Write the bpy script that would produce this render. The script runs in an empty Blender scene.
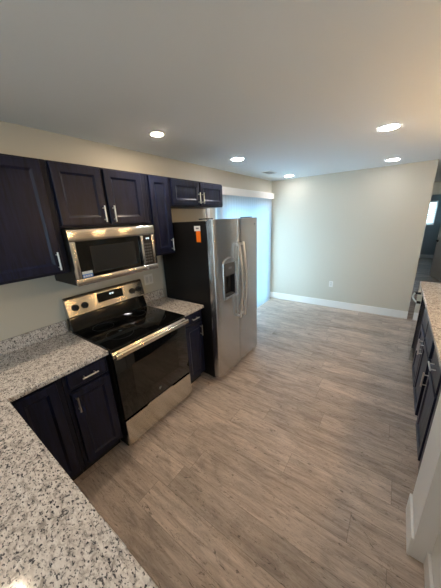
import bpy, bmesh, math, random
from mathutils import Vector, Matrix
random.seed(7)
SC = bpy.context.scene
COL = SC.collection

# ---------------------------------------------------------------- camera
def set_camera():
    cd = bpy.data.cameras.new('camera'); co = bpy.data.objects.new('camera', cd); COL.objects.link(co)
    yaw, pit, rol = [math.radians(v) for v in (36.118, 17.345, -2.580)]
    fw = Vector((-math.sin(yaw)*math.cos(pit), math.cos(yaw)*math.cos(pit), -math.sin(pit)))
    r = Vector((math.cos(yaw), math.sin(yaw), 0)); u = r.cross(fw)
    r2 = r*math.cos(rol)+u*math.sin(rol); u2 = -r*math.sin(rol)+u*math.cos(rol)
    m = Matrix((r2, u2, -fw)).transposed().to_4x4(); m.translation = (2.1971, -0.7596, 1.7785)
    co.matrix_world = m
    cd.sensor_fit = 'HORIZONTAL'; cd.sensor_width = 36; cd.lens = 36*241.82/441
    cd.clip_start = 0.02; cd.clip_end = 100
    SC.camera = co
set_camera()

# ---------------------------------------------------------------- world and exposure
W = bpy.data.worlds.new('sky'); SC.world = W; W.use_nodes = True
bg = W.node_tree.nodes['Background']
bg.inputs[0].default_value = (0.60, 0.84, 1.0, 1); bg.inputs[1].default_value = 10.5
SC.view_settings.view_transform = 'Standard'; SC.view_settings.look = 'None'
SC.view_settings.gamma = 1; SC.view_settings.use_curve_mapping = False
SC.view_settings.exposure = 0.62
CAN_POWER, CAN_COL = 90.0, (1.0, 0.95, 0.92)
WARM_POWER, WARM_COL = 250.0, (1.0, 0.79, 0.57)
PEND_POWER, PEND_COL = 120.0, (1.0, 0.60, 0.25)

def area_portal(name, loc, sx, sy, rot):
    ld = bpy.data.lights.new(name, 'AREA'); ld.shape = 'RECTANGLE'; ld.size = sx; ld.size_y = sy
    ld.cycles.is_portal = True
    o = bpy.data.objects.new(name, ld); COL.objects.link(o); o.location = loc; o.rotation_euler = rot
area_portal('daylight_portal', (-0.16, 3.1, 1.03), 2.0, 1.75, (0, -math.pi/2, 0))
area_portal('daylight_portal', (2.9, -4.14, 1.375), 3.5, .5, (math.pi/2, 0, 0))  # portal over the added rear fill window

# ---------------------------------------------------------------- materials
def mat(name, col=(.8,.8,.8), rough=.5, metal=0, spec=.5, coat=0, emit=None, estr=0, aniso=0):
    m = bpy.data.materials.new(name); m.use_nodes = True
    b = m.node_tree.nodes['Principled BSDF']
    b.inputs['Base Color'].default_value = (*col, 1); b.inputs['Roughness'].default_value = rough
    b.inputs['Metallic'].default_value = metal; b.inputs['Specular IOR Level'].default_value = spec
    b.inputs['Coat Weight'].default_value = coat
    if aniso: b.inputs['Anisotropic'].default_value = aniso
    if emit: b.inputs['Emission Color'].default_value = (*emit, 1); b.inputs['Emission Strength'].default_value = estr
    return m
def nt(m): return m.node_tree.nodes, m.node_tree.links, m.node_tree.nodes['Principled BSDF']
def mapping(m, scale=(1,1,1), loc=(0,0,0)):
    N, L, b = nt(m); tc = N.new('ShaderNodeNewGeometry'); mp = N.new('ShaderNodeMapping')
    mp.inputs['Scale'].default_value = scale; mp.inputs['Location'].default_value = loc
    L.new(tc.outputs['Position'], mp.inputs['Vector']); return mp.outputs[0]
def noise(m, vec, scale, detail=3, rough=.5, dist=0):
    N, L, b = nt(m); n = N.new('ShaderNodeTexNoise'); n.inputs['Scale'].default_value = scale
    n.inputs['Detail'].default_value = detail; n.inputs['Roughness'].default_value = rough
    n.inputs['Distortion'].default_value = dist; L.new(vec, n.inputs['Vector']); return n.outputs['Fac']
def ramp(m, fac, stops, interp='LINEAR'):
    N, L, b = nt(m); r = N.new('ShaderNodeValToRGB'); e = r.color_ramp.elements; r.color_ramp.interpolation = interp
    while len(e) < len(stops): e.new(.5)
    for k, (p, c) in enumerate(stops):
        e[k].position = p; e[k].color = (*c, 1) if len(c) == 3 else c
    L.new(fac, r.inputs['Fac']); return r.outputs['Color']
def mix(m, fac, a, b_, mode='MIX'):
    N, L, b = nt(m); x = N.new('ShaderNodeMix'); x.data_type = 'RGBA'; x.blend_type = mode
    for v, i in ((fac, 0), (a, 6), (b_, 7)):
        if hasattr(v, 'links'): L.new(v, x.inputs[i])
        else: x.inputs[i].default_value = v if i == 0 else (*v, 1)
    return x.outputs[2]
def bump(m, fac, strength=.1, dist=.01):
    N, L, b = nt(m); n = N.new('ShaderNodeBump'); n.inputs['Strength'].default_value = strength
    n.inputs['Distance'].default_value = dist; L.new(fac, n.inputs['Height']); L.new(n.outputs[0], b.inputs['Normal'])
def g(v): return (v, v, v)

WALL = mat('wall_paint', (.60, .575, .50), .75)
bump(WALL, noise(WALL, mapping(WALL), 90, 2), .05, .004)
CEIL = mat('ceiling_paint', (.88, .925, .955), .8)
bump(CEIL, noise(CEIL, mapping(CEIL), 60, 3), .12, .005)
TRIM = mat('trim_white', (.90, .90, .89), .4)
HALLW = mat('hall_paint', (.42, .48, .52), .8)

def make_floor():
    m = mat('vinyl_plank', rough=.42, spec=.4); N, L, b = nt(m)
    v = mapping(m)
    def M(op, a, b_=None):
        n = N.new('ShaderNodeMath'); n.operation = op
        for k, q in enumerate((a, b_)):
            if q is None: continue
            if hasattr(q, 'links'): L.new(q, n.inputs[k])
            else: n.inputs[k].default_value = q
        return n.outputs[0]
    sp = N.new('ShaderNodeSeparateXYZ'); L.new(v, sp.inputs[0])
    ry = M('DIVIDE', M('ADD', sp.outputs[1], .03), .18); row = M('FLOOR', ry)
    w1 = N.new('ShaderNodeTexWhiteNoise'); w1.noise_dimensions = '1D'; L.new(row, w1.inputs['W'])
    rx = M('ADD', M('DIVIDE', sp.outputs[0], 1.22), M('MULTIPLY', w1.outputs['Value'], 7.0)); col = M('FLOOR', rx)
    cb = N.new('ShaderNodeCombineXYZ'); L.new(row, cb.inputs[0]); L.new(col, cb.inputs[1])
    w2 = N.new('ShaderNodeTexWhiteNoise'); w2.noise_dimensions = '2D'; L.new(cb.outputs[0], w2.inputs['Vector'])
    pid = w2.outputs['Value']
    fy = M('FRACT', ry); fx = M('FRACT', rx)
    seam = M('MAXIMUM', M('LESS_THAN', M('MINIMUM', fy, M('SUBTRACT', 1.0, fy)), .008), M('LESS_THAN', M('MINIMUM', fx, M('SUBTRACT', 1.0, fx)), .0013))
    add = N.new('ShaderNodeVectorMath'); add.operation = 'MULTIPLY_ADD'
    L.new(w2.outputs['Color'], add.inputs[0]); add.inputs[1].default_value = (17.3, 9.1, 5.0); L.new(v, add.inputs[2])
    mp = N.new('ShaderNodeMapping'); mp.inputs['Scale'].default_value = (1.6, 14, 1); L.new(add.outputs[0], mp.inputs['Vector'])
    grain = noise(m, mp.outputs[0], 2.2, 8, .62, .9)
    mp2 = N.new('ShaderNodeMapping'); mp2.inputs['Scale'].default_value = (3.2, 42, 1); L.new(add.outputs[0], mp2.inputs['Vector'])
    fine = noise(m, mp2.outputs[0], 2.5, 6, .65, .3)
    mp3 = N.new('ShaderNodeMapping'); mp3.inputs['Scale'].default_value = (1.0, 2.6, 1); L.new(add.outputs[0], mp3.inputs['Vector'])
    broad = noise(m, mp3.outputs[0], 2.2, 4, .6, 1.2)
    c = ramp(m, grain, [(.26, (.34, .268, .222)), (.42, (.52, .428, .366)), (.58, (.63, .53, .46)), (.76, (.73, .635, .565))])
    c = mix(m, .42, c, ramp(m, fine, [(.3, g(.58)), (.5, g(1.0)), (.7, g(1.15))]), 'MULTIPLY')
    c = mix(m, .6, c, ramp(m, broad, [(.3, g(.5)), (.55, g(1.0)), (.8, g(1.15))]), 'MULTIPLY')
    mv = N.new('ShaderNodeMapping'); mv.inputs['Scale'].default_value = (1.3, 7.5, 1); L.new(add.outputs[0], mv.inputs['Vector'])
    vn = noise(m, mv.outputs[0], 2.6, 3, .5, 2.2)
    c = mix(m, .75, c, ramp(m, vn, [(.470, g(1)), (.490, g(.55)), (.500, g(1)), (.560, g(1)), (.572, g(.62)), (.585, g(1))]), 'MULTIPLY')
    # dark knots / cracks
    mpk = N.new('ShaderNodeMapping'); mpk.inputs['Scale'].default_value = (3.5, 12, 1); L.new(add.outputs[0], mpk.inputs['Vector'])
    kn = noise(m, mpk.outputs[0], 3.1, 5, .7, 1.6)
    c = mix(m, 1.0, c, ramp(m, kn, [(.33, g(.36)), (.40, g(1))]), 'MULTIPLY')
    c = mix(m, .42, c, ramp(m, pid, [(0, g(.62)), (1, g(1.22))]), 'MULTIPLY')
    c = mix(m, M('MULTIPLY', seam, .45), c, (.07, .058, .048))
    L.new(c, b.inputs['Base Color'])
    L.new(ramp(m, grain, [(.3, g(.5)), (.7, g(.38))]), b.inputs['Roughness'])
    bump(m, fine, .08, .003); return m
FLOOR = make_floor()

def make_granite():
    m = mat('granite', rough=.10, spec=.5); N, L, b = nt(m); v = mapping(m)
    mp = N.new('ShaderNodeMapping'); mp.inputs['Rotation'].default_value = (0, 0, .6); mp.inputs['Scale'].default_value = (1, 1.7, 1); L.new(v, mp.inputs['Vector'])
    v2 = mp.outputs[0]
    a = noise(m, v2, 42, 5, .6, .5)
    bb = noise(m, v2, 95, 3, .55, .3)
    cc = noise(m, v, 26, 4, .6, .6)
    c = ramp(m, a, [(.34, (.33, .30, .285)), (.45, (.60, .555, .525)), (.56, (.72, .68, .65)), (.7, (.81, .785, .765))])
    c = mix(m, ramp(m, cc, [(.56, g(0)), (.66, g(.8))]), c, (.30, .265, .245))
    c = mix(m, ramp(m, bb, [(.37, g(1)), (.44, g(0))]), c, (.045, .045, .055))
    c = mix(m, ramp(m, noise(m, mapping(m, (1, 1, 1), (5, 3, 1)), 60, 3, .6, .8), [(.34, g(.9)), (.41, g(0))]), c, (.035, .035, .045))
    c = mix(m, ramp(m, noise(m, mapping(m, (1, 1, 1), (9, 2, 4)), 130, 2, .5), [(.60, g(0)), (.68, g(.5))]), c, (.82, .80, .77))
    L.new(c, b.inputs['Base Color']); return m
GRAN = make_granite()

def make_navy():
    m = mat('navy_stained_wood', rough=.36, spec=.32); N, L, b = nt(m)
    v = mapping(m, (16, 16, 1.6)); gr = noise(m, v, 3.0, 6, .6, .8)
    L.new(ramp(m, gr, [(.3, (.0032, .0046, .015)), (.55, (.0068, .0106, .038)), (.8, (.011, .017, .058))]), b.inputs['Base Color'])
    L.new(ramp(m, gr, [(.3, g(.42)), (.7, g(.30))]), b.inputs['Roughness'])
    bump(m, gr, .12, .003); return m
NAVY = make_navy()
NAVYD = mat('navy_frame', (.005, .0075, .024), .45, spec=.3)
TOE = mat('toe_kick_dark', (.006, .006, .010), .6)

def make_steel(name, col=(.56, .55, .53), rough=.26, k=.25):
    m = mat(name, col, rough, 1.0); N, L, b = nt(m)
    cz = N.new('ShaderNodeCombineXYZ'); cz.inputs[2].default_value = 1.0   # spread across the horizontal brushing
    L.new(cz.outputs[0], b.inputs['Tangent']); b.inputs['Anisotropic'].default_value = k
    return m
STEEL = make_steel('brushed_steel', (.60, .59, .58), .19, .92)
STEELF = make_steel('fridge_steel', (.60, .59, .59), .27, .8)
STEELR = make_steel('range_steel', (.62, .60, .56), .21, .92)
NICK = mat('satin_nickel', (.84, .82, .79), .38, 1)
HANDLE = mat('pale_satin_steel', (.93, .91, .88), .45, 1)
CHROME = mat('chrome', (.8, .8, .8), .08, 1)
BLACKG = mat('black_glass', (.004, .004, .004), .06, 0, .5)
BLACK = mat('black_enamel', (.006, .006, .006), .45, spec=.3)
BLACKS = mat('black_side', (.007, .006, .006), .5, spec=.3)
BLKMAT = mat('black_plastic', (.012, .012, .013), .5)
DKGLASS = mat('oven_window', (.010, .008, .007), .08)
MWIN = mat('microwave_window', (.020, .020, .021), .12)
GREYP = mat('grey_plastic', (.10, .105, .11), .35)
RING = mat('burner_ring_print', (.04, .04, .042), .3)
LIGHTP = mat('light_plastic', (.62, .62, .60), .5)
WHITEP = mat('white_plastic', (.78, .77, .74), .4)
ORANGE = mat('orange_sticker', (.95, .20, .01), .5)
WSTICK = mat('white_sticker', (.80, .80, .80), .5)
BSTICK = mat('blue_sticker', (.10, .28, .72), .4)
PRINT = mat('print_grey', (.22, .22, .25), .6)
DIGIT = mat('display_digits', (.1, .1, .1), .5, emit=(.75, .95, 1.0), estr=1.2)
SOAP = mat('soap_amber', (.55, .5, .42), .15)
CANE = mat('can_lens', (1, 1, 1), .5, emit=CAN_COL, estr=CAN_POWER)
CANW = mat('warm_can_lens', (1, 1, 1), .5, emit=WARM_COL, estr=WARM_POWER)
PENDE = mat('pendant_bulb', (1, .8, .5), .5, emit=PEND_COL, estr=PEND_POWER)

def make_vane():
    m = bpy.data.materials.new('blind_vane'); m.use_nodes = True; N = m.node_tree.nodes; L = m.node_tree.links
    N.clear(); o = N.new('ShaderNodeOutputMaterial'); mx = N.new('ShaderNodeMixShader')
    d = N.new('ShaderNodeBsdfDiffuse'); t = N.new('ShaderNodeBsdfTranslucent')
    d.inputs[0].default_value = (.82, .85, .86, 1); t.inputs[0].default_value = (.62, .79, .90, 1)
    mx.inputs[0].default_value = .45; L.new(d.outputs[0], mx.inputs[1]); L.new(t.outputs[0], mx.inputs[2]); L.new(mx.outputs[0], o.inputs[0])
    return m
VANE = make_vane()
def make_glass():
    m = bpy.data.materials.new('window_glass'); m.use_nodes = True; N = m.node_tree.nodes; L = m.node_tree.links
    N.clear(); o = N.new('ShaderNodeOutputMaterial'); mx = N.new('ShaderNodeMixShader')
    t = N.new('ShaderNodeBsdfTransparent'); gl = N.new('ShaderNodeBsdfGlossy'); gl.inputs['Roughness'].default_value = .02
    t.inputs[0].default_value = (.93, .95, .95, 1)
    mx.inputs[0].default_value = .07; L.new(t.outputs[0], mx.inputs[1]); L.new(gl.outputs[0], mx.inputs[2]); L.new(mx.outputs[0], o.inputs[0])
    return m
GLASS = make_glass()

# ---------------------------------------------------------------- mesh helpers
class MB:
    def __init__(s): s.bm = bmesh.new()
    def box(s, x0, x1, y0, y1, z0, z1, bev=0, seg=2):
        x0, x1 = sorted((x0, x1)); y0, y1 = sorted((y0, y1)); z0, z1 = sorted((z0, z1))
        r = bmesh.ops.create_cube(s.bm, size=1); vs = r['verts']
        for v in vs:
            v.co = Vector(((x0+x1)/2+v.co.x*(x1-x0), (y0+y1)/2+v.co.y*(y1-y0), (z0+z1)/2+v.co.z*(z1-z0)))
        if bev:
            es = {e for v in vs for e in v.link_edges}
            bmesh.ops.bevel(s.bm, geom=list(es), offset=bev, segments=seg, affect='EDGES', profile=.5)
        return s
    def tube(s, pts, r, seg=12, cap=True):
        pts = [Vector(p) for p in pts]; n = len(pts); rs = r if isinstance(r, (list, tuple)) else [r]*n
        rings = []; up = None
        for i, p in enumerate(pts):
            d = (pts[min(i+1, n-1)]-pts[max(i-1, 0)]).normalized()
            if up is None:
                up = Vector((0, 0, 1)) if abs(d.z) < .9 else Vector((0, 1, 0))
            a = d.cross(up).normalized(); b = a.cross(d).normalized(); up = b
            rings.append([s.bm.verts.new(p+(a*math.cos(2*math.pi*k/seg)+b*math.sin(2*math.pi*k/seg))*rs[i]) for k in range(seg)])
        for i in range(n-1):
            for k in range(seg):
                s.bm.faces.new((rings[i][k], rings[i][(k+1) % seg], rings[i+1][(k+1) % seg], rings[i+1][k]))
        if cap: s.bm.faces.new(rings[0][::-1]); s.bm.faces.new(rings[-1])
        return s
    def lathe(s, c, prof, axis='z', seg=32):
        # prof: list of (radius, height along axis)
        c = Vector(c); rings = []
        for r, h in prof:
            ring = []
            for k in range(seg):
                a = 2*math.pi*k/seg; u, v = r*math.cos(a), r*math.sin(a)
                off = {'z': (u, v, h), 'x': (h, u, v), 'y': (v, h, u)}[axis]
                ring.append(s.bm.verts.new(c+Vector(off)))
            rings.append(ring)
        for i in range(len(rings)-1):
            for k in range(seg):
                s.bm.faces.new((rings[i][k], rings[i][(k+1) % seg], rings[i+1][(k+1) % seg], rings[i+1][k]))
        for R in (rings[0], rings[-1]):
            if R: s.bm.faces.new(R)
        return s
    def prism(s, pts, vec):
        a = [s.bm.verts.new(Vector(p)) for p in pts]; b = [s.bm.verts.new(Vector(p)+Vector(vec)) for p in pts]; n = len(a)
        s.bm.faces.new(a[::-1]); s.bm.faces.new(b)
        for k in range(n): s.bm.faces.new((a[k], a[(k+1) % n], b[(k+1) % n], b[k]))
        return s
    def rings(s, org, U, V, Nn, w, h, prof):
        # nested rectangles: prof = [(inset, depth)...]; last is filled
        org, U, V, Nn = map(Vector, (org, U, V, Nn)); prev = None
        for i, (ins, d) in enumerate(prof):
            cs = [s.bm.verts.new(org+U*u+V*v+Nn*d) for u, v in ((ins, ins), (w-ins, ins), (w-ins, h-ins), (ins, h-ins))]
            if prev:
                for k in range(4): s.bm.faces.new((prev[k], prev[(k+1) % 4], cs[(k+1) % 4], cs[k]))
            else: s.bm.faces.new(cs[::-1])
            prev = cs
        s.bm.faces.new(prev); return s
    def build(s, name, m, parent=None, smooth=False, bevel=0):
        bmesh.ops.recalc_face_normals(s.bm, faces=s.bm.faces)
        if parent:
            off = -Vector(parent.location)
            if parent.parent: off -= Vector(parent.parent.location)
            root = parent
            bmesh.ops.translate(s.bm, verts=s.bm.verts, vec=off)
        me = bpy.data.meshes.new(name); s.bm.to_mesh(me); s.bm.free()
        if smooth:
            for p in me.polygons: p.use_smooth = True
            try: me.set_sharp_from_angle(angle=math.radians(35))
            except Exception: pass
        me.materials.append(m)
        o = bpy.data.objects.new(name, me); COL.objects.link(o)
        if parent: o.parent = parent
        if bevel:
            md = o.modifiers.new('bevel', 'BEVEL'); md.width = bevel; md.segments = 2; md.limit_method = 'ANGLE'
        return o
def tag(o, label=None, cat=None, group=None, kind=None):
    if label: o['label'] = label
    if cat: o['category'] = cat
    if group: o['group'] = group
    if kind: o['kind'] = kind
    return o
def thing(name, loc, label, cat, group=None):
    o = bpy.data.objects.new(name, None); COL.objects.link(o); o.location = loc; o.empty_display_size = .1
    return tag(o, label, cat, group)
def struct(name, mb, m): return tag(mb.build(name, m), kind='structure')
def B(*a, **k): return MB().box(*a, **k)
def copy_tree(o, parent=None):
    c = o.copy(); COL.objects.link(c)
    if parent: c.parent = parent
    for ch in list(o.children): copy_tree(ch, c)
    return c

# ---------------------------------------------------------------- room shell
H = 2.4425; YB = 4.171; XW = 2.526; XR = 6.0; YR = -4.0; HX = 3.75
struct('floor', MB().box(-.12, XR+.12, YR-.12, YB+.12, -.1, 0).box(-.12, 3.88, YB+.12, 11.4, -.1, 0), FLOOR)
struct('ceiling', MB().box(-.12, XR+.12, YR-.12, YB+.12, H, H+.1).box(-.12, 3.88, YB+.12, 11.4, H, H+.1), CEIL)
D0, D1, DZ = 2.21, 3.97, 2.06
w = MB().box(-.12, 0, YR, D0, 0, H).box(-.12, 0, D1, YB+.12, 0, H).box(-.12, 0, D0, D1, DZ, H); struct('wall_left', w, WALL)
struct('wall_back', MB().box(0, XW, YB, YB+.12, 0, H), WALL)
struct('wall_back_right', MB().box(HX, XR, YB, YB+.12, 0, H), WALL)
struct('wall_rear', MB().box(-.12, 1.1, YR-.12, YR, 0, H).box(4.7, XR+.12, YR-.12, YR, 0, H).box(1.1, 4.7, YR-.12, YR, 0, 1.1).box(1.1, 4.7, YR-.12, YR, 1.65, H), WALL)
rw = thing('fill_window', (2.9, YR-.06, 1.1), None, None); rw['kind'] = 'structure'  # unseen rear window, added to let fill daylight into the room
rwf = MB().box(1.1, 4.7, YR-.10, YR-.02, 1.1, 1.16).box(1.1, 4.7, YR-.10, YR-.02, 1.59, 1.65)
for x in (1.1, 2.27, 3.47, 4.64): rwf.box(x, x+.06, YR-.10, YR-.02, 1.16, 1.59)
rwf.build('window_frame', TRIM, rw)
MB().box(1.16, 4.64, YR-.063, YR-.058, 1.16, 1.59).build('pane', GLASS, rw)
struct('wall_right', MB().box(XR, XR+.12, YR, YB+.12, 0, H), WALL)
# hall beyond the opening
struct('wall_hall_left', MB().box(XW-.25, XW-.13, YB+.12, 11.3, 0, H), HALLW)
struct('wall_hall_right', MB().box(HX, HX+.12, YB+.12, 11.3, 0, H), HALLW)
hw = MB().box(XW-.13, 2.62, 8.1, 8.2, 0, H).box(3.62, HX, 8.1, 8.2, 0, H).box(2.62, 3.62, 8.1, 8.2, 2.13, H)
struct('wall_hall_middle', hw, WALL)
wx0, wx1, wz0, wz1 = 2.72, 3.22, 1.22, 2.06
fw = MB().box(XW-.13, wx0, 11.2, 11.3, 0, H).box(wx1, HX, 11.2, 11.3, 0, H).box(wx0, wx1, 11.2, 11.3, 0, wz0).box(wx0, wx1, 11.2, 11.3, wz1, H)
struct('wall_hall_far', fw, HALLW)
# low return wall beside the sink run
PW = 1.08
pw = MB().box(2.49, 3.20, .46, .716, 0, PW).box(2.565, 2.70, -1.30, .4595, 0, PW)
struct('wall_low_return', pw, TRIM)
struct('trim_1', MB().box(2.475, 3.22, .445, .731, PW, PW+.02, bev=.004).box(2.545, 2.72, -1.31, .4445, PW, PW+.02, bev=.004), TRIM)
# baseboards
def base(pts_box):
    mb = MB()
    for (x0, x1, y0, y1, h) in pts_box: mb.box(x0, x1, y0, y1, 0, h, bev=.004)
    return mb
struct('baseboard_back', base([(0.001, XW+.0, YB-.015, YB, .135)]), TRIM)
struct('baseboard_left', base([(0, .015, 3.99, YB-.016, .135)]), TRIM)
struct('baseboard_return', base([(2.476, 2.4895, .455, .716, .14), (2.548, 2.5645, -.56, .4585, .10)]), TRIM)
struct('baseboard_hall', base([(XW-.12, HX, 11.185, 11.2, .14)]), TRIM)
struct('trim_2', MB().box(.0, .018, 2.0, 2.07, 0, 2.12, bev=.003).box(.0, .018, 4.0, 4.06, 0, 2.12, bev=.003), TRIM)

# sliding glass door
dr = thing('door_1', (-.06, (D0+D1)/2, 0), None, None); dr['kind'] = 'structure'
f = MB().box(-.10, -.02, D0+.002, D0+.05, 0.002, DZ-.002).box(-.10, -.02, D1-.05, D1-.002, 0.002, DZ-.002).box(-.10, -.02, D0+.05, D1-.05, DZ-.05, DZ-.002).box(-.10, -.02, D0+.05, D1-.05, 0.002, .05)
f.build('door_frame', TRIM, dr)
mid = (D0+D1)/2
for (a, b_, x) in ((D0+.05, mid+.03, -.055), (mid-.03, D1-.05, -.085)):
    p = MB().box(x-.012, x+.012, a, a+.06, .05, DZ-.05).box(x-.012, x+.012, b_-.06, b_, .05, DZ-.05).box(x-.012, x+.012, a+.06, b_-.06, DZ-.12, DZ-.05).box(x-.012, x+.012, a+.06, b_-.06, .05, .14)
    s_ = p.build('sliding_panel', TRIM, dr)
    MB().box(x-.003, x+.003, a+.06, b_-.06, .14, DZ-.12).build('pane', GLASS, s_)
struct('patio_ground', MB().box(-4, -.13, 0, 6, -.2, -.1), mat('patio_concrete', (.45, .45, .44), .8))

# hall window with its blind
wn = thing('window_1', ((wx0+wx1)/2, 11.25, wz0), None, None); wn['kind'] = 'structure'
MB().box(wx0, wx0+.05, 11.18, 11.28, wz0, wz1).box(wx1-.05, wx1, 11.18, 11.28, wz0, wz1).box(wx0+.05, wx1-.05, 11.18, 11.28, wz0, wz0+.05).box(wx0+.05, wx1-.05, 11.18, 11.28, wz1-.05, wz1).build('window_frame', TRIM, wn)
MB().box(wx0+.05, wx1-.05, 11.25, 11.256, wz0+.05, wz1-.05).build('pane', GLASS, wn)
bl = thing('window_blind', ((wx0+wx1)/2, 11.15, wz0), 'white slatted blind half open in the far hall window', 'blind')
MB().box(wx0+.03, wx1-.03, 11.13, 11.17, wz1-.04, wz1).build('head_rail', TRIM, bl)
for k in range(12):
    z = wz0+.05+k*.065
    MB().prism([(wx0+.05, 11.135, z), (wx0+.05, 11.150, z+.050), (wx0+.05, 11.1515, z+.048), (wx0+.05, 11.1365, z-.002)], (wx1-wx0-.10, 0, 0)).build('slat', WHITEP, bl)

# hall door leaf, standing open
hd = thing('door_2', (3.10, 8.02, 0), None, None); hd['kind'] = 'structure'
def door_leaf():
    w_, h_, t = .78, 2.03, .035
    mb = MB().box(0, w_, -t/2+.004, t/2-.004, .01, h_)
    for sgn in (-1, 1):
        for (u0, u1, v0, v1) in ((.0, .11, .01, h_), (w_-.11, w_, .01, h_), (.34, .44, .01, h_), (.11, w_-.11, .01, .22), (.11, w_-.11, .86, 1.02), (.11, w_-.11, 1.55, 1.65), (.11, w_-.11, 1.90, h_)):
            mb.box(u0, u1, sgn*(t/2-.004), sgn*t/2, v0, v1)
    return mb
dm = door_leaf(); ang = math.radians(-76); rm = Matrix.Rotation(ang, 4, 'Z')
bmesh.ops.transform(dm.bm, matrix=Matrix.Translation((3.10, 8.02, 0)) @ rm, verts=dm.bm.verts)
dl = dm.build('door_leaf', TRIM, hd)
c0 = Vector((3.10, 8.02, .96))+rm @ Vector((.07, 0, 0)); n0 = rm @ Vector((0, -1, 0))
d0 = rm @ Vector((1, 0, 0))
MB().tube([c0+n0*.018, c0+n0*.03], .03).tube([c0+n0*.03, c0+n0*.06], .01).tube([c0+n0*.06, c0+n0*.06+d0*.11], .009).build('door_handle', BLKMAT, hd, smooth=True)

# ---------------------------------------------------------------- cabinets
DOORP = lambda t, fr=.05: [(0, 0), (0, t-.003), (.003, t), (fr, t), (fr+.004, t-.003), (fr+.014, t-.009), (fr+.02, t-.009)]
DRAWP = lambda t: [(0, 0), (0, t-.004), (.004, t), (.012, t), (.016, t-.0015), (.02, t-.0015)]
def bar_pull(name, p0, p1, out, parent, r=.0055, stand=.03, m=NICK):
    p0, p1, out = Vector(p0), Vector(p1), Vector(out); d = (p1-p0).normalized()
    mb = MB().tube([p0+out*stand, p1+out*stand], r, 12)
    for q in (p0+d*.018, p1-d*.018): mb.tube([q+out*.0005, q+out*stand], r*.8, 10)
    return mb.build(name, m, parent, smooth=True)
def front(kind, parent, y0, y1, z0, z1, xf, side=1, t=.02, org_axis='x', pull=None):
    # a door or drawer front in the plane x = xf, facing +x (side 1) or -x (side -1)
    mb = MB()
    if side == 1: mb.rings((xf, y0, z0), (0, 1, 0), (0, 0, 1), (1, 0, 0), y1-y0, z1-z0, DOORP(t, .05) if kind == 'door' else DRAWP(t))
    else: mb.rings((xf, y1, z0), (0, -1, 0), (0, 0, 1), (-1, 0, 0), y1-y0, z1-z0, DOORP(t, .05) if kind == 'door' else DRAWP(t))
    o = mb.build(kind, NAVY, parent)
    if pull:
        xs = xf+side*t
        bar_pull('handle', (xs, pull[0], pull[1]), (xs, pull[2], pull[3]), (side, 0, 0), o)
    return o

# wall cabinets
UB, UT, UX = 1.456, 2.180, .318
def wall_cab(y0, y1, zb, label, doors):
    t = thing('wall_cabinet', (.0, (y0+y1)/2, zb), label, 'cabinet', 'navy wall cabinets')
    MB().box(.002, UX, y0+.001, y1-.001, zb, UT).build('body', NAVYD, t, bevel=.0015)
    for (a, b_, z0, z1, pull) in doors: front('door', t, a, b_, z0, z1, UX+.0005, 1, .02, pull=pull)
    return t
wall_cab(-.95, -.475, UB, 'navy wall cabinet at the far left edge of the photo, over the counter corner', [(-.925, -.50, 1.475, 2.165, (-.535, 1.49, -.535, 1.61))])
wall_cab(-.475, 0, UB, 'tall navy wall cabinet just left of the microwave, one large door', [(-.435, -.04, 1.475, 2.168, (-.072, 1.49, -.072, 1.61))])
wall_cab(.0, .762, 1.760, 'short two door navy wall cabinet directly above the microwave', [(.012, .345, 1.776, 2.168, (.318, 1.79, .318, 1.91)), (.371, .704, 1.776, 2.168, (.398, 1.79, .398, 1.91))])
wall_cab(.762, 1.045, UB, 'narrow navy wall cabinet between the microwave and the refrigerator', [(.79, 1.018, 1.475, 2.168, (.985, 1.49, .985, 1.61))])
wall_cab(1.045, 1.945, 1.913, 'short two door navy wall cabinet above the refrigerator', [(1.065, 1.478, 1.928, 2.165, (1.455, 1.945, 1.455, 2.06)), (1.497, 1.925, 1.928, 2.165, (1.52, 1.945, 1.52, 2.06))])

# base cabinets on the left wall
BX, CZ = .592, .884
def base_cab(y0, y1, label, fronts, x0=.003, xf=BX, side=1, toe=.07, top=CZ-.001):
    t = thing('base_cabinet', ((x0+xf)/2, (y0+y1)/2, 0), label, 'cabinet', 'navy base cabinets')
    MB().box(x0, xf, y0+.001, y1-.001, .10, top).build('body', NAVYD, t, bevel=.0015)
    MB().box(x0, xf-side*toe, y0+.001, y1-.001, 0.001, .0995).build('toe_kick', TOE, t)
    for (kind, a, b_, z0, z1, pull) in fronts: front(kind, t, a, b_, z0, z1, xf+side*.0005, side, .02, pull=pull)
    return t
base_cab(-.31, .0, 'navy base cabinet left of the range with one drawer over one door', [
    ('drawer', -.285, -.018, .752, .866, (-.205, .808, -.098, .808)), ('door', -.285, -.018, .125, .725, (-.262, .585, -.262, .70))])
base_cab(-.585, -.311, 'navy corner base cabinet where the two counters meet, full height door', [('door', -.57, -.345, .125, .855, None)])
base_cab(.768, 1.072, 'narrow navy base cabinet between the range and the refrigerator', [
    ('drawer', .795, 1.055, .760, .866, (.885, .812, .985, .812)), ('door', .795, 1.055, .125, .735, (1.015, .59, 1.015, .71))])
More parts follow.
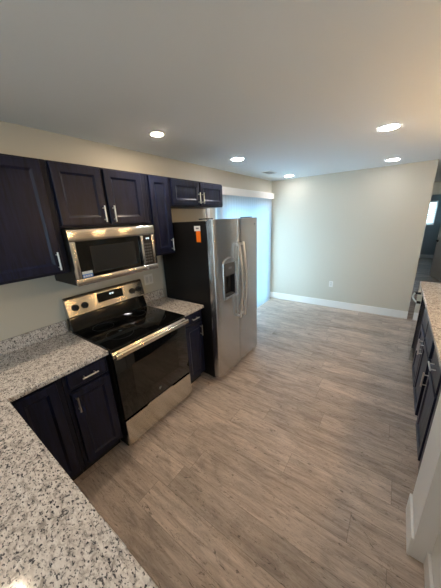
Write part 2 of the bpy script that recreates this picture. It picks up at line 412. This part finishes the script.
# peninsula cabinet (doors face the kitchen)
pc = thing('peninsula_cabinet', (1.3, -.9, 0), 'navy cabinet base under the near granite peninsula', 'cabinet')
MB().box(.003, 2.50, -1.215, -.612, .10, CZ-.001).build('body', NAVYD, pc)
MB().box(.003, 2.50, -1.215, -.68, .001, .0995).build('toe_kick', TOE, pc)
for k in range(3):
    x = .72+k*.59
    d = MB().rings((x+.55, -.6115, .125), (-1, 0, 0), (0, 0, 1), (0, 1, 0), .55, .60, DOORP(.02)).build('door', NAVY, pc)
    bar_pull('handle', (x+.51, -.5915, .585), (x+.51, -.5915, .70), (0, 1, 0), d)
    d = MB().rings((x+.55, -.6115, .752), (-1, 0, 0), (0, 0, 1), (0, 1, 0), .55, .114, DRAWP(.02)).build('drawer', NAVY, pc)
    bar_pull('handle', (x+.22, -.5915, .808), (x+.33, -.5915, .808), (0, 1, 0), d)

# counters
CT = .914
lc = MB().prism([(.002, -1.26, CZ), (2.53, -1.26, CZ), (2.53, -.585, CZ), (.632, -.572, CZ), (.632, -.002, CZ), (.002, -.002, CZ)], (0, 0, CT-CZ))
ct = thing('countertop', (.3, -.4, CZ), 'large speckled granite counter in the foreground, turning left of the range', 'countertop', 'granite counters')
lc.build('slab', GRAN, ct, bevel=.004)
MB().box(.002, .022, -1.26, -.002, CT+.0005, CT+.10).build('backsplash', GRAN, ct, bevel=.002)
ct = thing('countertop', (.3, .92, CZ), 'small speckled granite counter between the range and the refrigerator', 'countertop', 'granite counters')
MB().box(.002, .632, .765, 1.078, CZ, CT).build('slab', GRAN, ct, bevel=.004)
MB().box(.002, .022, .765, 1.078, CT+.0005, CT+.10).build('backsplash', GRAN, ct, bevel=.002)

# ---------------------------------------------------------------- range
rg = thing('range', (.33, .381, 0), 'freestanding electric range with black glass top and stainless drawer', 'range')
Y0, Y1 = .006, .756
MB().box(.03, .63, Y0, Y1, .02, .895).build('body', BLACK, rg)
for (x, y) in ((.08, .05), (.08, .71), (.57, .05), (.57, .71)): MB().lathe((x, y, 0), [(.018, .0005), (.018, .0195)], seg=16).build('foot', BLKMAT, rg)
MB().box(.07, .662, Y0-.002, Y1+.002, .8955, .922, bev=.005).build('cooktop', BLACKG, rg, smooth=True)
for (x, y, r) in ((.22, .2, .085), (.22, .56, .075), (.47, .2, .105), (.47, .57, .09)):
    MB().tube([(x+r*math.cos(a*math.pi/24), y+r*math.sin(a*math.pi/24), .9222) for a in range(49)], .0007, 6).build('burner_ring', RING, rg)
# backguard
MB().prism([(.03, Y0, .9225), (.106, Y0, .9225), (.070, Y0, 1.035), (.03, Y0, 1.035)], (0, Y1-Y0, 0)).build('backguard_base', BLACKG, rg)
cp = MB().prism([(.03, Y0-.004, 1.036), (.084, Y0-.004, 1.036), (.092, Y0-.004, 1.048), (.064, Y0-.004, 1.188), (.052, Y0-.004, 1.205), (.03, Y0-.004, 1.205)], (0, Y1-Y0+.008, 0))
cpo = cp.build('control_panel', STEELR, rg, bevel=.003)
# panel plane: x = .086 at z 1.048 to .070 at z 1.19
def px_(z): return .092-(z-1.048)/(1.188-1.048)*.028
nrm = Vector((.140, 0, .028)).normalized()
def on_panel(y0, y1, z0, z1, t, off=.0):
    a = Vector((px_(z0), y0, z0))+nrm*off; b_ = Vector((px_(z1), y0, z1))+nrm*off
    return MB().prism([a, a+nrm*t, b_+nrm*t, b_], (0, y1-y0, 0))
dis = on_panel(.268, .520, 1.098, 1.178, .003).build('display', BLACKG, rg)
def seg_digit(mb, ch, y, z, w_, h_, x):
    S = {'1': 'bc', '2': 'abged', '0': 'abcdef', '4': 'fgbc', '8': 'abcdefg', '3': 'abgcd', '5': 'afgcd'}[ch]; t = .0022
    R = {'a': (0, h_, w_, h_), 'g': (0, h_/2, w_, h_/2), 'd': (0, 0, w_, 0), 'b': (w_, h_/2, w_, h_), 'c': (w_, 0, w_, h_/2), 'f': (0, h_/2, 0, h_), 'e': (0, 0, 0, h_/2)}
    for k in S:
        a, b_, c, d = R[k]; mb.box(x(z), x(z)+.001, y+a-t/2, y+c+t/2, z+b_-t/2, z+d+t/2)
mb = MB(); xx = lambda z: px_(z)+.0036
for k, ch in enumerate('12'): seg_digit(mb, ch, .382+k*.010, 1.146, .006, .012, xx)
for k, ch in enumerate('48'): seg_digit(mb, ch, .407+k*.010, 1.146, .006, .012, xx)
mb.build('clock_digits', DIGIT, dis)
for (y, z) in ((.07, 1.115), (.148, 1.115), (.622, 1.115), (.696, 1.115)):
    c = Vector((px_(z), y, z)); 
    kb = MB().tube([c+nrm*.0005, c+nrm*.008, c+nrm*.010, c+nrm*.030, c+nrm*.032], [.027, .027, .022, .020, .016], 24).build('knob', BLKMAT, rg, smooth=True)
    MB().box(c.x+.028, c.x+.040, y-.005, y+.005, z-.019, z+.022, bev=.002).build('knob_grip', BLKMAT, kb)
# front: vent trim, door, handle, drawer
MB().prism([(.6305, Y0, .845), (.662, Y0, .845), (.668, Y0, .872), (.655, Y0, .8945), (.6305, Y0, .8945)], (0, Y1-Y0, 0)).build('vent_trim', STEELR, rg, bevel=.002)
vs = MB()
for k in range(26):
    y = .10+k*.0225; vs.box(.6655, .6672, y, y+.013, .856, .868)
vs.build('vent_slots', BLKMAT, rg)
dr_ = MB().box(.631, .660, Y0+.002, Y1-.002, .298, .842, bev=.004).build('oven_door', BLACKG, rg, smooth=True)
MB().box(.6603, .6612, .14, .62, .43, .73, bev=.0003).build('oven_window', DKGLASS, dr_)
hb = MB().prism([(.692, Y0+.002, .856), (.704, Y0+.002, .850), (.712, Y0+.002, .862), (.712, Y0+.002, .882), (.704, Y0+.002, .893), (.692, Y0+.002, .890)], (0, Y1-Y0-.004, 0))
for y in (.03, .70): hb.box(.660, .698, y, y+.032, .842, .88, bev=.004)
hb.build('handle', STEELR, dr_, bevel=.003)
em = MB().lathe((.6605, .372, .362), [(.0165, 0), (.0165, .0015), (.0145, .0018), (.0145, .0010)], axis='x', seg=32)
em.build('emblem', GREYP, dr_)
e2 = MB()
pts = [Vector((.6618, .372+.0075*math.cos(a)*(1+.25*math.sin(3*a)), .362+.009*math.sin(a))) for a in [k*2*math.pi/20 for k in range(17)]]
e2.tube(pts, .0009, 6).tube([(.6618, .366, .362), (.6618, .379, .362)], .0009, 6).build('emblem_script', LIGHTP, dr_)
dw_ = MB()
o_ = [(.6605, Y0+.002, .038), (.6605, Y1-.002, .038), (.6605, Y1-.002, .280), (.6605, .53, .280), (.6605, .50, .292), (.6605, .25, .292), (.6605, .22, .280), (.6605, Y0+.002, .280)]
dw_.prism([(x-.029, y, z) for x, y, z in o_], (.030, 0, 0)); dw_.build('drawer', STEELR, rg, bevel=.002)

# ---------------------------------------------------------------- microwave
mw = thing('microwave', (.2, .381, 1.352), 'over the range stainless microwave with black glass door and keypad', 'microwave')
MZ0, MZ1, MX = 1.352, 1.757, .355
MB().box(.003, MX, .004, .756, MZ0+.004, MZ1-.002, bev=.003).build('body', BLACK, mw)
MB().box(.03, .33, .03, .73, MZ0, MZ0+.0035).build('bottom_plate', GREYP, mw)
dy0, dy1 = .006, .592
# front trim as nested frame: top rail, bottom rail, left stile
fr = MB()
zt0, zt1 = 1.668, 1.747
def curved_rail(mb, z0, z1, y0, y1, x0, bulge):
    n = 8; prof = [(MX+.0005, z0)]
    for k in range(n+1):
        t = k/n; prof.append((x0+bulge*(1-(2*t-1)**2)**.5 if 0 < t < 1 else x0, z0+(z1-z0)*t))
    prof.append((MX+.0005, z1)); mb.prism([(x, y0, z) for x, z in prof], (0, y1-y0, 0))
MB_ = MB(); curved_rail(MB_, zt0, zt1, .006, .744, MX+.022, .004); MB_.build('top_rail', STEEL, mw, smooth=True)
MB_ = MB(); curved_rail(MB_, 1.354, 1.402, .006, .744, MX+.022, .004); br_ = MB_.build('bottom_rail', STEEL, mw, smooth=True)
MB().box(MX+.0005, MX+.026, .006, .046, 1.4025, 1.6675, bev=.006).build('left_stile', STEEL, mw, smooth=True)
MB().box(MX+.0005, MX+.026, .705, .744, 1.4025, 1.6675, bev=.006).build('right_stile', STEEL, mw, smooth=True)
door = MB().box(MX+.0005, MX+.024, .0465, .578, 1.4025, 1.6675, bev=.002).build('door', BLACKG, mw)
MB().box(MX+.0243, MX+.0250, .140, .520, 1.435, 1.625, bev=.0002).build('door_window', MWIN, door)
# vertical handle
hm = MB().box(MX+.034, MX+.048, .574, .602, 1.408, 1.664, bev=.005)
for z in (1.425, 1.628): hm.box(MX+.0245, MX+.036, .578, .598, z, z+.02)
hm.build('handle', STEEL, door, smooth=True)
kp = MB().box(MX+.0005, MX+.024, .5785, .7045, 1.4025, 1.6675, bev=.002).build('keypad', BLKMAT, mw)
bt = MB()
for r in range(7):
    for c in range(3): bt.box(MX+.0242, MX+.0246, .615+c*.028, .635+c*.028, 1.425+r*.026, 1.440+r*.026)
bt.build('buttons', GREYP, kp)
md_ = MB().box(MX+.0242, MX+.0248, .632, .682, 1.625, 1.650); md_.build('display', BLACKG, kp)
mb = MB()
for k, ch in enumerate('12'): seg_digit(mb, ch, .640+k*.009, 1.632, .006, .011, lambda z: MX+.025)
for k, ch in enumerate('48'): seg_digit(mb, ch, .661+k*.009, 1.632, .006, .011, lambda z: MX+.025)
mb.build('clock_digits', DIGIT, kp)
lg = MB().box(MX+.0262, MX+.0270, .612, .634, 1.366, 1.392, bev=.0003).build('emblem', PRINT, br_)
MB().tube([(MX+.0274, .617, 1.372), (MX+.0274, .617, 1.387), (MX+.0274, .629, 1.387), (MX+.0274, .629, 1.372)], .0008, 6).build('emblem_mark', LIGHTP, br_)
st = MB().box(MX+.0243, MX+.0250, .050, .125, 1.406, 1.452).build('door_sticker', BSTICK, door)
s2 = MB().box(MX+.0251, MX+.0254, .050, .125, 1.432, 1.452)
for k in range(4): s2.box(MX+.0251, MX+.0254, .055+k*.017, .066+k*.017, 1.410, 1.424)
s2.build('sticker_print', WSTICK, door)

# ---------------------------------------------------------------- refrigerator
FY0, FY1, FX, FZ = 1.103, 2.007, .787, 1.776
rf = thing('refrigerator', (.4, 1.555, 0), 'side by side stainless refrigerator with black sides and ice dispenser', 'refrigerator')
MB().box(.04, .700, FY0, FY1, .035, 1.758, bev=.004).build('body', BLACKS, rf)
MB().box(.62, .706, FY0+.01, FY1-.01, .022, .0345).build('kick_grille', BLKMAT, rf)
for (x, y) in ((.1, 1.15), (.1, 1.96), (.66, 1.15), (.66, 1.96)): MB().lathe((x, y, 0), [(.02, .0005), (.02, .0215)], seg=16).build('foot', BLKMAT, rf)
for y in (FY0+.02, FY1-.10): MB().box(.60, .735, y, y+.06, 1.7735, FZ+.008, bev=.003).build('hinge_cover', BLKMAT, rf)
GY = 1.553
def fridge_door(y0, y1, cut=None):
    # gently crowned front with rounded vertical edges
    mb = MB(); n = 14; prof = []
    for k in range(n+1):
        t = k/n; y = y0+(y1-y0)*t
        e = min(t, 1-t)*(y1-y0); dx = -.012*max(0, 1-e/.014)**2 if e < .014 else 0
        prof.append((FX-.004+.004*(1-(2*t-1)**2)+dx, y))
    ys = [y0, y0+.004, y0+.009, y0+.016]+[y0+.016+(y1-y0-.032)*k/8 for k in range(1, 8)]+[y1-.016, y1-.009, y1-.004, y1]
    prof = []
    for y in ys:
        e = min(y-y0, y1-y); t = (y-y0)/(y1-y0); r = .016
        dx = -(r-math.sqrt(max(0, r*r-(r-min(e, r))**2)))
        prof.append((FX-.003+.003*(1-(2*t-1)**2)+dx, y))
    pts = [(.708, y0, .045)]+[(x, y, .045) for x, y in prof]+[(.708, y1, .045)]
    mb.prism(pts, (0, 0, 1.772-.045)); return mb
ld = fridge_door(FY0, GY-.003).build('freezer_door', STEELF, rf, smooth=True)
rd = fridge_door(GY+.003, FY1).build('fridge_door', STEELF, rf, smooth=True)
# boolean pocket for the dispenser
cut = MB().box(FX-.058, FX+.03, 1.262, 1.455, .965, 1.195).build('cut', BLKMAT); 
md = ld.modifiers.new('cut', 'BOOLEAN'); md.object = cut; md.operation = 'DIFFERENCE'; md.solver = 'EXACT'
dg = bpy.context.evaluated_depsgraph_get(); me2 = bpy.data.meshes.new_from_object(ld.evaluated_get(dg)); 
# cutter must be moved into world space like the door, evaluated before removal
ld.modifiers.clear(); ld.data = me2; bpy.data.objects.remove(cut)
dp = MB().box(FX-.057, FX-.054, 1.263, 1.454, .966, 1.194)
dp.box(FX-.054, FX-.0, 1.263, 1.266, .966, 1.194).box(FX-.054, FX-.0, 1.451, 1.454, .966, 1.194).box(FX-.054, FX-.0, 1.266, 1.451, .966, .970).box(FX-.054, FX-.0, 1.266, 1.451, 1.190, 1.194)
dp.build('dispenser_recess', BLKMAT, ld)
MB().box(FX+.0005, FX+.006, 1.262, 1.455, 1.198, 1.325, bev=.002).build('dispenser_controls', GREYP, ld)
MB().box(FX+.0062, FX+.0068, 1.33, 1.39, 1.262, 1.285).build('dispenser_display', PRINT, ld)
for y in (1.325, 1.393): MB().box(FX-.05, FX-.035, y-.018, y+.018, 1.04, 1.16, bev=.004).build('dispenser_paddle', BLKMAT, ld)
MB().box(FX-.052, FX-.004, 1.27, 1.448, .9705, .978).build('drip_tray', GREYP, ld)
# arched surround
ap = MB(); out = []; inn = []
for k in range(0, 25):
    a = math.pi*k/24; out.append((1.3585+.120*math.cos(a), 1.325+.055*math.sin(a))); 
path = [(1.2385, .945)]+[(y, z) for y, z in reversed(out)]+[(1.4785, .945)]
ap.tube([(FX+.001, y, z) for y, z in path]+[(FX+.001, 1.2385, .945)], .010, 8, cap=False)
ap.build('dispenser_surround', STEELF, ld, smooth=True)
# arch infill above the controls
inf = MB(); pts = [(FX+.0003, 1.262, 1.328)]+[(FX+.0003, 1.3585-.110*math.cos(math.pi*k/16), 1.328+.042*math.sin(math.pi*k/16)) for k in range(17)]
inf.prism(pts[1:], (.004, 0, 0)).build('dispenser_arch', STEELF, ld)
def fr_handle(y, parent, name='handle'):
    pts = []; n = 18
    for k in range(n+1):
        t = k/n; z = .655+(1.525-.655)*t; x = FX+.035+.030*(1-(2*t-1)**2)
        pts.append((x, y, z))
    mb = MB()
    # flattened bar
    for i in range(n):
        pass
    A = [Vector(p) for p in pts]; prev = None
    for p in A:
        sec = [mb.bm.verts.new(p+Vector((dx, dy, 0))) for dx, dy in ((-.009, -.010), (.005, -.013), (.010, -.006), (.010, .006), (.005, .013), (-.009, .010))]
        if prev:
            for k in range(6): mb.bm.faces.new((prev[k], prev[(k+1) % 6], sec[(k+1) % 6], sec[k]))
        else: mb.bm.faces.new(sec[::-1])
        prev = sec
    mb.bm.faces.new(prev)
    for z in (.665, 1.49): mb.box(FX-.002, FX+.034, y-.010, y+.010, z, z+.025, bev=.003)
    return mb.build(name, HANDLE, parent, smooth=True)
fr_handle(1.508, ld); fr_handle(1.598, rd)
lb = MB().box(.553, .630, FY0-.0012, FY0-.0004, 1.670, 1.718).build('paper_label', WSTICK, rf)
MB().box(.575, .612, FY0-.0018, FY0-.0013, 1.688, 1.702).build('label_print', PRINT, rf)
MB().box(.574, .630, FY0-.0012, FY0-.0004, 1.562, 1.6695).build('orange_label', ORANGE, rf)
MB().lathe((FX-.0005, 1.93, 1.70), [(.011, 0), (.011, .0012)], axis='x', seg=24).build('emblem', GREYP, rd)

# ---------------------------------------------------------------- right-hand run
RX = 2.550
def rcab(y0, y1, label, fronts): return base_cab(y0, y1, label, fronts, x0=3.15, xf=RX, side=-1, top=.735)
rcab(1.445, 2.560, 'navy sink base cabinet on the right with two doors, beside the dishwasher', [
    ('door', 1.920, 2.320, .115, .640, (1.955, .50, 1.955, .62)), ('door', 1.505, 1.900, .115, .640, (1.865, .50, 1.865, .62)),
    ('drawer', 1.920, 2.320, .665, .862, None), ('drawer', 1.505, 1.900, .665, .862, None)])
rcab(.985, 1.443, 'navy base cabinet on the right with drawer above door, nearer the low white wall', [
    ('drawer', 1.020, 1.385, .665, .862, (1.15, .755, 1.27, .755)), ('door', 1.020, 1.385, .115, .640, (1.345, .50, 1.345, .62))])
rcab(.722, .983, 'narrow navy base cabinet tucked against the low white wall', [('door', .745, .965, .115, .862, None)])
dwt = thing('dishwasher', (2.85, 2.83, 0), 'stainless dishwasher at the far end of the right counter, curved handle', 'dishwasher')
MB().box(2.56, 3.14, 2.566, 3.072, .10, CZ-.002).build('body', BLKMAT, dwt)
MB().box(2.60, 3.14, 2.566, 3.072, .001, .0995).build('toe_kick', TOE, dwt)
dd = MB().box(2.512, 2.5595, 2.566, 3.072, .06, .872, bev=.003).build('door', mat('dishwasher_steel', (.62, .62, .62), .12, 1), dwt)
pts = []
for k in range(17):
    t = k/16; pts.append((2.480-.028*math.sin(math.pi*t), 2.62+.40*t, .775))
hh = MB().tube(pts, .009, 10); hh.build('handle', NICK, dd, smooth=True)
for y in (2.62, 3.02): MB().box(2.478, 2.5115, y-.012, y+.012, .762, .788, bev=.003).build('handle_mount', BLKMAT, dd)
ep = MB().box(2.552, 3.15, 3.075, 3.093, .001, CZ-.001); tag(ep.build('end_panel', NAVY), 'navy end panel closing the right counter run beyond the dishwasher', 'panel')
sc = thing('countertop', (2.85, 1.9, CZ), 'granite counter of the right-hand run, holding the sink and faucet', 'countertop', 'granite counters')
SX0, SX1, SY0, SY1 = 2.66, 3.00, 1.22, 1.92
MB().box(2.51, SX0, .72, 3.103, CZ, CT).box(SX1, 3.19, .72, 3.103, CZ, CT).box(SX0, SX1, .72, SY0, CZ, CT).box(SX0, SX1, SY1, 3.103, CZ, CT).build('slab', GRAN, sc)
sk = MB()
sk.rings((SX0-.012, SY0-.012, CT+.0008), (1, 0, 0), (0, 1, 0), (0, 0, 1), SX1-SX0+.024, SY1-SY0+.024, [(0, 0), (0, .003), (.02, .003), (.024, -.02), (.034, -.16), (.06, -.175)])
sk_o = tag(sk.build('sink', STEEL, smooth=True), 'stainless sink set into the right-hand granite counter', 'sink')
fa = thing('faucet', (3.07, 1.60, CT), 'chrome gooseneck faucet behind the sink, mirrored in the microwave door', 'faucet')
MB().lathe((3.07, 1.60, CT), [(.028, .0006), (.028, .012), (.018, .03), (.016, .10), (.0145, .12)]).build('base', CHROME, fa, smooth=True)
pts = [(3.07, 1.60, CT+.12), (3.07, 1.60, CT+.27)]+[(3.07-.075+.075*math.cos(math.pi*k/12), 1.60+.045*(1-math.cos(math.pi*k/12)), CT+.27+.08*math.sin(math.pi*k/12)) for k in range(1, 13)]+[(2.915, 1.692, CT+.19)]
MB().tube(pts, .012, 14).build('spout', CHROME, fa, smooth=True)
MB().tube([(3.07, 1.585, CT+.07), (3.07, 1.55, CT+.08), (3.07, 1.52, CT+.12)], [.009, .008, .006], 12).build('lever', CHROME, fa, smooth=True)
sb = thing('soap_bottle', (3.08, 1.36, CT), 'pump soap bottle beside the faucet, mirrored in the microwave door', 'bottle')
MB().lathe((3.08, 1.36, CT), [(.032, .0006), (.036, .01), (.036, .11), (.030, .135), (.013, .15), (.013, .165)]).build('bottle_body', SOAP, sb, smooth=True)
MB().lathe((3.08, 1.36, CT), [(.015, .1655), (.015, .18), (.005, .182), (.005, .205)]).tube([(3.08, 1.36, CT+.205), (3.04, 1.36, CT+.20)], .006, 10).build('pump', WHITEP, sb, smooth=True)

# ---------------------------------------------------------------- vertical blinds
vb = thing('vertical_blinds', (.07, 3.1, 0), 'white vertical vane blinds closed across the sliding patio door', 'blinds')
va = MB().box(.02, .03, 2.20, 4.005, 2.10, 2.20).box(.03, .118, 2.20, 4.005, 2.19, 2.20).box(.118, .128, 2.20, 4.005, 2.095, 2.20).box(.03, .118, 2.20, 2.21, 2.10, 2.19).box(.03, .118, 3.995, 4.005, 2.10, 2.19)
va.build('valance', TRIM, vb, bevel=.002)
MB().box(.05, .09, 2.22, 3.985, 2.13, 2.17).build('head_rail', WHITEP, vb)
nv = 24
v0 = None
for k in range(nv):
    y = 2.225+k*.0742
    mb = MB(); wv = .089; th = math.radians(60); n = 6; L_ = []; R_ = []
    for j in range(n+1):
        t = j/n-.5; bow = .011*(1-(2*t)**2)
        lx = math.cos(th)*t*wv+math.sin(th)*bow; ly = math.sin(th)*t*wv-math.cos(th)*bow
        L_.append((.070+lx, y+ly, .018)); 
    off = Vector((math.sin(th), -math.cos(th), 0))*.0008
    mb.prism(L_+[tuple(Vector(p)+off) for p in reversed(L_)], (0, 0, 2.118-.018))
    mb.build('vane', VANE, vb)

# ---------------------------------------------------------------- ceiling fixtures
lights = [((.527, .771), 'warm recessed ceiling light nearest the wall cabinets above the range'),
          ((.515, 2.012), 'recessed ceiling light in front of the refrigerator and its cabinet'),
          ((.491, 3.786), 'recessed ceiling light in the far left corner by the blinds'),
          ((2.014, 1.990), 'recessed ceiling light on the right, the nearer and larger of the two there'),
          ((2.003, 3.653), 'recessed ceiling light close to the bare far wall, right side'),
          ((.44, -.86), 'recessed ceiling light over the counter corner, left of the frame'),
          ((2.0, -1.6), 'added fill light in the ceiling behind the near peninsula, out of view'),  # unseen lamp added to brighten the near kitchen
          ((2.97, 7.3), 'added fill light in the hall ceiling beyond the bare wall, out of view'),  # unseen lamp added to lift the dark hall and its open door
          ((4.3, .9), 'added fill light in the open room beyond the sink counter, out of view'),  # unseen lamp added as fill from the right side
          ((4.3, -1.8), 'added fill light in the rear of the open room, out of view')]  # unseen lamp added as fill from behind the camera
first = None
for (x, y), lab in lights:
    if first is None:
        first = thing('recessed_light', (x, y, H), lab, 'ceiling light', 'recessed ceiling lights')
        MB().lathe((x, y, H), [(.046, -.0005), (.046, -.006), (.066, -.004), (.070, -.0005)], seg=40).build('trim_ring', WHITEP, first, smooth=True)
        MB().lathe((x, y, H), [(.045, -.0062), (.042, -.0080), (.02, -.0086), (.001, -.0088)], seg=40).build('lens', CANW, first, smooth=True)
        neutral = first.children[1].data.copy(); neutral.materials[0] = CANE
    else:
        c = copy_tree(first); c.location = (x, y, H); c['label'] = lab
        if y > 1.5:
            for ch in c.children:
                if ch.name.startswith('lens'): ch.data = neutral
# pendants above the sink run
fp = None
for y, lab in ((1.10, 'nearest glowing glass pendant over the right-hand counter'), (1.64, 'middle glowing glass pendant over the right-hand counter'), (2.18, 'farthest glowing glass pendant over the right-hand counter')):
    if fp is None:
        x = 2.98
        fp = thing('pendant_light', (x, y, H), lab, 'pendant light', 'pendant lamps over the sink counter')
        MB().lathe((x, y, H), [(.06, -.0005), (.06, -.02), (.01, -.03)], seg=24).build('canopy', NICK, fp, smooth=True)
        MB().tube([(x, y, H-.03), (x, y, 2.04)], .004, 8).build('cord', BLKMAT, fp)
        MB().lathe((x, y, 2.04), [(.02, 0), (.028, -.02), (.03, -.05)], seg=24).build('socket', NICK, fp, smooth=True)
        MB().lathe((x, y, 1.93), [(.012, .0600), (.018, .045), (.030, .025), (.038, 0), (.033, -.020), (.020, -.033), (.002, -.038)], seg=24).build('bulb', PENDE, fp, smooth=True)
    else:
        c = copy_tree(fp); c.location = (2.98, y, H); c['label'] = lab
# air register
vt = thing('ceiling_vent', (.397, 3.16, H), 'small white air register in the ceiling near the blinds', 'vent')
MB().box(.32, .475, 3.02, 3.30, H-.006, H-.0005, bev=.002).build('frame', WHITEP, vt)
sl = MB()
for k in range(6): sl.box(.337+k*.021, .349+k*.021, 3.04, 3.28, H-.0068, H-.0061)
sl.build('slots', GREYP, vt)

# ---------------------------------------------------------------- switch and outlet plates
sw = thing('outlet_plate', (.0, .90, 1.165), 'light two gang outlet plate on the wall right of the range, below the microwave', 'outlet')
MB().box(.0005, .007, .842, .958, 1.108, 1.222, bev=.002).build('plate', WHITEP, sw)
MB().box(.0072, .0095, .858, .892, 1.132, 1.198, bev=.001).build('receptacle', LIGHTP, sw)
MB().box(.0072, .0095, .908, .942, 1.132, 1.198, bev=.001).build('rocker', LIGHTP, sw)
so = thing('outlet_plate', (1.273, YB, .467), 'small white outlet plate low on the bare far wall', 'outlet')
MB().box(1.238, 1.308, YB-.006, YB-.0005, .409, .525, bev=.002).build('plate', WHITEP, so)
for z in (.438, .478): MB().box(1.257, 1.289, YB-.0085, YB-.0062, z, z+.028, bev=.001).build('receptacle', LIGHTP, so)
